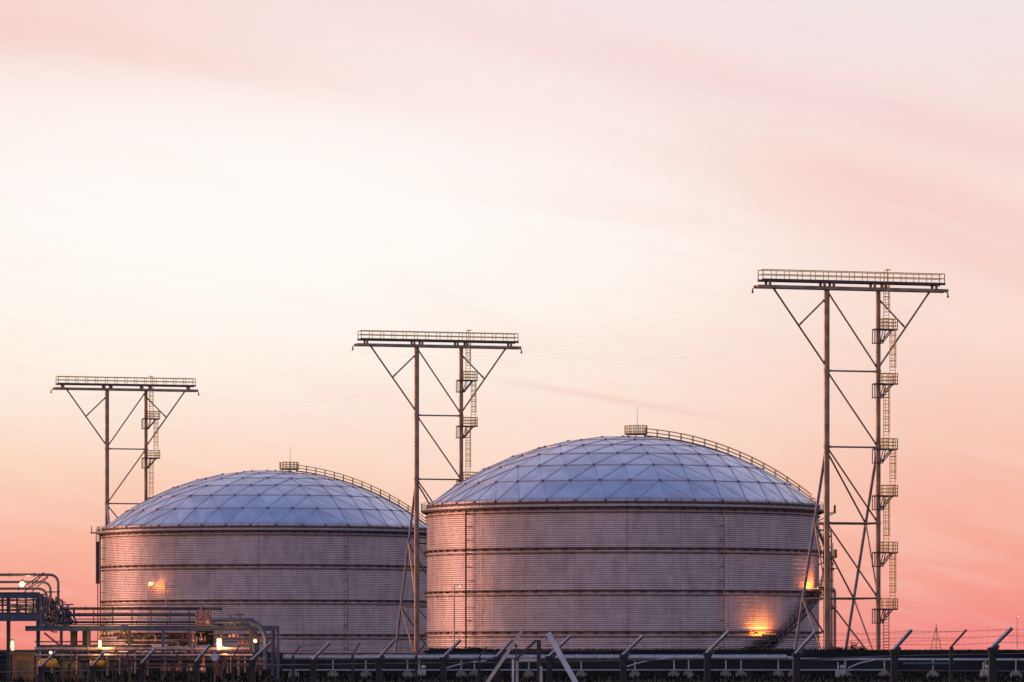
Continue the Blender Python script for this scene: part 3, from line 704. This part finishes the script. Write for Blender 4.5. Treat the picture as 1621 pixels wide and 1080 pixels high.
for a, b in (((312,966),(334,966)), ((312,988),(334,988)), ((312,977),(334,977)), ((312,966),(312,989)), ((334,966),(334,989)), ((322,966),(322,989))):
    for Y in (415.5, 417): mb.bar(P(*a, Y), P(*b, Y), .13, .13, up=(0,1,0) if a[0] == b[0] else (0,0,1))
mb.build('valve_frame', M['rust'], LR)
for x, y in ((318, 972), (328, 983), (318, 985), (365, 986), (380, 985)): valve(LR, x, y, 416.5, .34, 'clad_pipe' if x < 330 else 'blue_pipe')
for x, y, m_ in ((166,1002,'clad_pipe'),(197,1001,'clad_pipe'),(205,1013,'clad_pipe'),(296,1008,'rust'),(305,1014,'clad_pipe'),(318,1012,'clad_pipe'),(370,1006,'clad_pipe'),(385,1018,'rust'),(392,1030,'clad_pipe')): valve(LR, x, y, 417, .30, m_)
for i in range(34):
    x0 = random.uniform(150, 425); y0 = random.uniform(1001, 1050); x1 = x0+random.uniform(8, 34); y1 = min(1066, y0+random.uniform(5, 22))
    rack_pipe(LR, [(x0, y1), (x0, y0), (x1, y0), (x1, y1)] if i % 2 else [(x0, y0), (x1, y0), (x1, y1)], .04+random.random()*.07, random.choice(['pipe_dark', 'rust', 'steel_dark', 'clad_pipe']), .35, 416.5+random.random()*7)
mb = MB(); mb.bar(P(55, 1055, 423), P(445, 1055, 423), .3, .2); mb.bar(P(55, 1016, 423.5), P(445, 1016, 423.5), .3, .12); mb.build('lower_beam', M['steel_dark'], LR)
# short vertical branch pipes under the long pipes
for x in (60, 82, 100, 122, 170, 190, 214, 234, 262, 285, 300, 322, 345, 366, 378, 388, 412):
    rack_pipe(LR, [(x, 1040), (x, 1064+random.random()*6)], .07+random.random()*.05, random.choice(['rust', 'pipe_dark', 'clad_pipe']), 0, 415.5+random.random()*3, fl=True)
for x in (261, 268, 274, 281, 302, 313, 319): valve(LR, x, 1061, 415, .26, 'rust' if x < 290 else 'clad_pipe')

def cabinet(x0, x1, y0, y1, Y, label, m_='cabinet', cat='cabinet'):
    a = P(x0, y0, Y); b = P(x1, y1, Y); w_ = b.x-a.x; h = a.z; c = Vector(((a.x+b.x)/2, Y, 0))
    t = thing('equipment_cabinet', c, label, cat, 'cabinets and boxes under the pipe rack')
    zb = max(0, b.z-.0); hh = a.z-zb
    mb = MB(); mb.box((c.x, Y, zb+hh/2), (w_, .8, hh)); mb.box((c.x, Y, zb+hh+.03), (w_+.12, .95, .06)); mb.build('body', M[m_], t)
    mb = MB(); mb.box((c.x, Y-.42, zb+hh*.5), (w_*.86, .03, hh*.86)); d = mb.build('door', M[m_], t)
    mb = MB(); mb.box((c.x+w_*.32, Y-.45, zb+hh*.5), (.04, .05, .2)); mb.build('handle', M['galv'], d)
    mb = MB()
    for s_ in (-1, 1): mb.bar((c.x+s_*w_*.4, Y, 0), (c.x+s_*w_*.4, Y, zb+.02), .08, .08, up=(0,1,0))
    if zb > .05: mb.build('stand', M['steel_dark'], t)
cabinet(112, 122, 1000, 1025, 421, 'tall dark cabinet under the rack deck, left of a pair')
cabinet(131, 143, 999, 1027, 421, 'wider dark cabinet under the rack deck, right of a pair')
cabinet(130, 141, 1041, 1062, 416.8, 'dark box standing between the two yellow tanks')
cabinet(178, 184, 1042, 1058, 416.8, 'narrow dark box right of the two yellow tanks')
cabinet(311, 338, 1000, 1021, 421.5, 'broad black cabinet behind the vertical tube lamp')
def ytank(x0, x1, y0, y1, Y, label):
    a = P(x0, y0, Y); b = P(x1, y1, Y); c = Vector(((a.x+b.x)/2, Y, 0)); r_ = (a.z-b.z)/2; zc = (a.z+b.z)/2
    t = thing('horizontal_tank', c, label, 'small tank', 'small yellow tanks under the pipe rack')
    mb = MB(); L_ = (b.x-a.x)/2; pr = [(-L_, .02), (-L_+.05, r_*.6), (-L_+.2, r_), (L_-.2, r_), (L_-.05, r_*.6), (L_, .02)]
    n0 = 16
    for u, rr in pr:
        for k in range(n0): t_ = 2*math.pi*k/n0; mb.v.append((c.x+u, Y+rr*math.cos(t_), zc+rr*math.sin(t_)))
    for i in range(len(pr)-1):
        for k in range(n0): mb.f.append((i*n0+k, i*n0+(k+1) % n0, (i+1)*n0+(k+1) % n0, (i+1)*n0+k))
    mb.build('body', M['drum'], t)
    mb = MB()
    for s_ in (-.6, .6): mb.box((c.x+s_*L_, Y, (zc-r_)/2+.1), (.15, r_*1.4, zc-r_+.25))
    mb.build('saddles', M['steel_dark'], t)
ytank(60, 92, 1043, 1058, 417.6, 'yellow tank lit by lamplight beneath the left rack, left of two')
ytank(141, 167, 1041, 1057, 417.6, 'yellow tank under the star bright lamp, right of two')
# round disc on a post
sgn = thing('round_sign', Vector((P(340, 0, 410).x, 410, 0)), 'pale blue round disc on a short post before the pipe rack', 'sign')
mb = MB(); c = P(340, 1040, 410); mb.tube(c+Vector((0,.06,0)), c+Vector((0,0,0)), .33, 20); mb.build('disc', M['sign'], sgn)
mb = MB(); mb.tube((c.x, 410.1, 0), (c.x, 410.1, c.z+.1), .05, 6); mb.build('post', M['rust'], sgn)
def rack_lamp(x, y, Y, label, kind, power, col=(1., .55, .2), h=.45, r_=.16):
    p = P(x, y, Y); t = thing('work_lamp', p, label, 'lamp', 'lit lamps on the pipe racks')
    if kind == 'tube':
        mb = MB(); mb.tube(p-Vector((0,0,h)), p+Vector((0,0,h)), r_, 10); mb.build('lens', M['lamp_tube'], t)
        mb = MB(); mb.tube(p+Vector((0,0,h)), p+Vector((0,0,h+.12)), r_*1.3, 10); mb.tube(p-Vector((0,0,h+.1)), p-Vector((0,0,h)), r_*1.3, 10); mb.bar(p+Vector((0,.25,-h)), p+Vector((0,.25,h)), .1, .1, up=(1,0,0)); mb.build('housing', M['steel_dark'], t)
    else:
        mb = MB(); mb.ball(p, r_, 6); mb.build('lens', M['lamp_warm'], t)
        mb = MB(); mb.revolve([(.01,.2),(r_*1.3,.12),(r_*1.4,.05),(.01,.05)], p+Vector((0,0,r_*.7)), 12); mb.bar(p+Vector((0,0,r_)), p+Vector((0,.8,r_+.2)), .08, .08); mb.build('housing', M['steel_dark'], t)
    lamp(p-Vector((0,.55,0)), power*.5, col, .2)
    lamp(p+Vector((.4,.75,0)), power*.55, col, .2)
rack_lamp(35, 925, 418.6, 'bright yellowish lamp among the topmost pipes at left edge', 'ball', 220, (1.,.8,.4), r_=.24)
rack_lamp(158, 1020, 414, 'brightest white yellow lamp above the long lit pipe', 'tube', 420, (1.,.55,.16), .32, .12)
rack_lamp(347, 1020, 414, 'tall glowing tube lamp above the round disc', 'tube', 420, (1.,.45,.16), .46, .20)
rack_lamp(404, 1015, 414, 'small warm lamp beside the big blue elbow pipe', 'ball', 60, (1.,.55,.2), r_=.16)
rack_lamp(20, 1022, 419, 'warm lamp low behind the left column of the rack', 'tube', 110, (1.,.5,.2), .4, .12)
rack_lamp(80, 1033, 419.5, 'lamp added to brighten the left yellow tank', 'ball', 260, (1.,.6,.2), r_=.12)  # extra lamp, put in to light the yellow tank below it
# brick coloured wall / shed seen behind the low rack
def shed(x0, x1, ytop, Y, d, label):
    a = P(x0, ytop, Y); b = P(x1, ytop, Y); c = Vector(((a.x+b.x)/2, Y, 0)); t = thing('equipment_shed', c, label, 'shed', 'low sheds behind the pipe rack')
    mb = MB(); mb.box((c.x, Y, a.z/2), (b.x-a.x, d, a.z)); mb.build('wall', M['shed'], t)
    mb = MB(); mb.box((c.x, Y, a.z+.08), (b.x-a.x+.4, d+.4, .16)); mb.build('roof', M['steel_dark'], t)
    mb = MB(); mb.box((c.x, Y-d/2-.02, .9), (1.0, .06, 1.7)); mb.build('door', M['steel_dark'], t)
shed(22, 56, 1036, 424, 3, 'low grey shed behind the left rack column')
shed(100, 128, 1046, 426, 3, 'low grey shed behind the dark boxes')

# ------------------------------------------------------------ low pipeline running right (475 m away)
LP = thing('pipeline', P(1000, 1072, 475), 'long low grey pipeline on short posts in front of the embankment', 'pipeline')
mb = MB(); mb.path([P(448, 1041, 475), P(1245, 1041, 475)], .27, 12)
for i in range(30): p = P(455+i*27, 1041, 475); mb.tube(p-Vector((.06,0,0)), p+Vector((.06,0,0)), .31, 12)
mb.build('pipe', M['galv'], LP)
mb = MB(); mb.path([P(1245, 1041, 475), P(1262, 1044, 476), P(1660, 1045, 478)], .16, 10); mb.build('pipe', M['galv'], LP)
mb = MB(); mb.path([P(448, 1061, 474.2), P(1400, 1061, 474.2)], .07, 8); mb.build('pipe', M['galv'], LP)
mb = MB(); mb.path([P(1300, 1061, 476), P(1660, 1063, 476)], .05, 8); mb.build('pipe', M['pipe_dark'], LP)
mb = MB(); mb.path([P(448, 1034, 478), P(672, 1034, 478)], .12, 8); mb.build('pipe', M['rust'], LP)
mb = MB(); mb.path([P(1430, 1051, 473), P(1510, 1051, 473)], .12, 8); mb.build('pipe', M['blue_pipe'], LP)
for x in (465, 527, 579, 645, 664, 730, 751, 837, 920, 1005, 1067, 1090, 1149, 1173, 1232, 1256, 1338, 1400, 1477, 1560, 1608):
    mb = MB(); a = P(x, 1044, 475); mb.bar(a, Vector((a.x, 475, .3)), .13, .13, up=(0,1,0)); mb.bar(a-Vector((.4,0,0)), a+Vector((.4,0,0)), .15, .12); s_ = mb.build('support', M['galv'], LP)
    mb = MB(); mb.box((a.x, 475, .17), (1.0, .8, .5)); mb.box((a.x, 475, .5), (.6, .6, .22)); mb.build('footing', M['concrete'], s_)
for x0, x1, y0, y1 in ((985, 1065, 1058, 1041), (700, 770, 1060, 1046), (1343, 1385, 1058, 1045)):
    mb = MB(); mb.path([P(x0, y0, 473), P(x0+(x1-x0)*.4, y0-(y0-y1)*.6, 473), P(x1, y1, 473)], .08, 8, .8); mb.build('branch_pipe', M['galv'], LP)
for x in (667, 1330, 1560):
    t = P(x, 1060, 472)
    mb = MB(); mb.box((t.x, 472, t.z*.5), (.9, .5, t.z)); mb.tube((t.x-.2,472,t.z), (t.x-.2,472,t.z+.7), .07, 8); mb.ball((t.x+.2,472,t.z+.2), .25, 5); mb.build('valve_block', M['galv'], LP)
# thin standpipe near the tank
# ------------------------------------------------------------ near security fence
near = [(65,1058,89,1033),(147,1057,165,1034),(225,1053,247,1027),(311,1050,333,1022),(399,1048,430,1018),(496,1047,523,1018),(600,1045,626,1014),(702,1044,730,1014),(787,1043,812,1013),(870,1042,904,1008),(987,1040,1019,1007),(1120,1037,1155,1000),(1261,1038,1292,1001),(1416,1032,1444,998),(1571,1029,1603,995)]
near = [(-25,1060,-2,1036)] + near + [(1750,1026,1785,990)]
FN = thing('security_fence', Vector((0, 80, 0)), 'nearest dark security fence with slanted arms and barbed wire', 'fence', 'security fences')
xs = [p[0] for p in near]
tips = []; tops = []
for i, (x0, y0, x1, y1) in enumerate(near):
    f_ = (x0-65)/(1571-65); Y = 1/((1-f_)/92 + f_/68)
    b = P(x0, y0, Y); t = P(x1, y1, Y)
    mb = MB(); mb.box((b.x, b.y, b.z/2), (.10, .10, b.z)); mb.box((b.x, b.y, b.z+.01), (.13, .13, .05)); po = mb.build('post', M['frame_bar'], FN)
    mb = MB(); mb.bar(b-Vector((.02,0,.0)), t, .055, .03); mb.bar(b+Vector((0,0,-.05)), b.lerp(t, .25), .03, .08); nf = len(mb.f)
    up_ = Vector((-(t-b).z, 0, (t-b).x)).normalized()*.028; mb.bar(b-Vector((.02,0,.0))+up_, t+up_, .06, .022)  # pale strip paints the light along the arm's upper edge
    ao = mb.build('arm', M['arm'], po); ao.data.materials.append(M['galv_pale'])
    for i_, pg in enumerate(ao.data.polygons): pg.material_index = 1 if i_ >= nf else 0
    tips.append((b, t)); tops.append(b)
for q in (.35, .66, .97):
    mb = MB(); pts = [b.lerp(t, q) for b, t in tips]
    fine = []
    for a, b in zip(pts, pts[1:]):
        for k in range(4):
            s_ = k/4; p = a.lerp(b, s_); p.z -= .02*math.sin(math.pi*s_); fine.append(p)
    fine.append(pts[-1]); mb.path(fine, .0022, 4)
    for a, b in zip(pts, pts[1:]):
        n = int((b-a).length/.13)
        for k in range(n):
            p = a.lerp(b, k/n); p.z -= .02*math.sin(math.pi*k/n); mb.bar(p-Vector((.012,0,.016)), p+Vector((.012,0,.016)), .003, .003)
    mb.build('barbed_wire', M['wire'], FN)
mb = MB()
for a, b in zip(tops, tops[1:]): mb.tube(a-Vector((0,0,.06)), b-Vector((0,0,.06)), .012, 6)
mb.build('top_rail', M['frame_bar'], FN); mb = MB()
for a, b in zip(tops, tops[1:]):
    L_ = (Vector((b.x, b.y, 0))-Vector((a.x, a.y, 0))).length; h = min(a.z, b.z)-.1; n = int(L_/.09)
    for k in range(n):
        for s_ in (-1, 1):
            u0 = k/n; run = h/L_; u1 = u0 + s_*run; z0, z1 = .06, h
            if u1 > 1: z1 = z0+(h)*(1-u0)/run; u1 = 1
            if u1 < 0: z1 = z0+(h)*(u0)/run; u1 = 0
            p = a.lerp(b, u0); r_ = a.lerp(b, u1); p.z = z0; r_.z = min(z1, h)
            mb.bar(p, r_, .0025, .0025)
mb.build('wire_mesh', M['wire'], FN, smooth=False)

FF = thing('security_fence', Vector((0, 137, 0)), 'second fainter fence with slanted arms behind the nearest one', 'fence', 'security fences')
far = [(110,1051,122,1032),(193,1050,206,1031),(274,1048,285,1028),(368,1042,379,1022),(464,1038,476,1022),(558,1037,570,1018),(659,1038,672,1021),(759,1040,771,1024),(1506,1024,1530,997)]
pv = []
for x0, y0, x1, y1 in far:
    Y = 137 if x0 < 1400 else 96
    b = P(x0, y0, Y); t = P(x1, y1, Y); mb = MB(); mb.box((b.x, b.y, b.z/2), (.07, .07, b.z)); po = mb.build('post', M['frame_bar'], FF)
    mb = MB(); mb.bar(b, t, .05, .04); mb.build('arm', M['arm'], po); pv.append((b, t))
for q in (.4, .9):
    mb = MB(); mb.path([b.lerp(t, q) for b, t in pv], .003, 4); mb.build('barbed_wire', M['wire'], FF)

# gate
G = thing('gate', P(835, 1300, 74), 'narrow gate in the nearest fence with black post and pinkish top rail', 'gate')
G['_o'] = tuple(G.location)
def vbar(x, y0, w_, d_=.06, Y=74, z0=0.):
    a = P(x, y0, Y); mb = MB(); mb.box((a.x, Y, (a.z+z0)/2), (w_, d_, a.z-z0)); return mb
vbar(853, 1013, .062).build('post', M['cabinet'], G); vbar(812, 1044, .035).build('post', M['galv_pale'], G)
lf = vbar(818.5, 1046, .045, .05, 74.1); lf.box(P(836, 1045, 74.0), (.27, .06, .04)); lf.box(P(836, 1140, 74.0), (.27, .05, .04))
a = P(856.5, 1055, 73.8); lf.box((a.x, 73.8, a.z/2), (.04, .05, a.z)); lf.build('leaf_frame', M['prop'], G)
mb = MB(); mb.bar(P(819, 1042, 74), P(849, 1014, 74), .035, .04); mb.build('arm', M['arm'], G)
mb = MB(); mb.tube(P(817, 1020, 74.2), P(817, 1046, 74.2), .012, 6); mb.tube(P(817,1020,74.2), P(815,1023,74.2), .02, 6); mb.build('latch_rod', M['cabinet'], G)
def prop(x0, y0, x1, y1, Y, m_, label, w_=.062):
    t = P(x1, y1, Y); b = P(x0, y0, Y); k = (t.z)/(t.z-b.z); g_ = t + (b-t)*k
    mb = MB(); mb.bar(g_, t, w_, .05, up=(0,1,0)); e = (t-g_).normalized(); mb.bar(t, t+e*.03, w_*1.15, .06, up=(0,1,0))
    mb.box(g_ + Vector((0,0,.04)), (.22, .22, .08)); tag(mb.build('prop_pole', m_), label, 'pole', 'slanted poles propped at the gate')
prop(773, 1078, 824, 1002, 71, M['prop'], 'pinkish slanted pole leaning right beside the gate', .05)
prop(911, 1080, 869, 1005, 70, M['galv_pale'], 'pale blue slanted pole leaning left, right of the gate', .075)

# ------------------------------------------------------------ far right details
def shrub(x, y, Y, w_, h, label, zb=None):
    b = P(x, y, Y); zb = b.z if zb is None else zb; o = Vector((b.x, Y, zb)); t = thing('shrub', o, label, 'shrub', 'low shrubs on the embankment')
    mb = MB(); mb.tube(o-Vector((0,0,.2)), o+Vector((0,0,h*.5)), .04, 5, .02); mb.build('stem', M['plant'], t)
    mb = MB()
    for i in range(260):
        d = Vector((random.gauss(0, .34)*w_, random.gauss(0, .3)*w_, abs(random.gauss(.35, .28))*h)); s_ = .07+random.random()*.06
        n_ = Vector((random.uniform(-1,1), random.uniform(-1,1), random.uniform(-1,1))).normalized(); x_, y_ = mb.frame(Vector((0,0,0)), n_)
        mb.add([o+d-x_*s_, o+d+y_*s_*.5, o+d+x_*s_, o+d-y_*s_*.5], [(0,1,2,3)])
    mb.build('foliage', M['plant'], t, smooth=False)
shrub(1330, 1031, 560.3, 1.1, .5, 'small dark shrub left of three on the embankment by the right tower')
shrub(1350, 1031, 560.3, .8, 1.1, 'taller spiky shrub between the two feet of the right tower')
shrub(1364, 1031, 560.3, .9, .5, 'small round shrub right of the spiky one on the embankment')
shrub(1190, 1028, 560.3, 2.0, .35, 'low spreading shrub before the floodlit part of the tank')
pl = thing('lattice_mast', Vector((P(1481, 0, 900).x, 900, 0)), 'small distant lattice mast on the horizon at far right', 'mast')
tp = P(1482, 992, 900); mb = MB()
for dx in (-1.6, .0, 1.6): mb.bar(Vector((tp.x+dx, 900 + abs(dx), 0)), tp, .10, .10, up=(0,1,0))
for z in (1.5, 3., 4.5): w_ = 1.6*(1-z/tp.z); mb.bar((tp.x-w_, 900, z), (tp.x+w_, 900, z), .08, .08)
mb.bar(tp, tp+Vector((0,0,.5)), .1, .1, up=(0,1,0)); mb.build('lattice', M['steel'], pl)
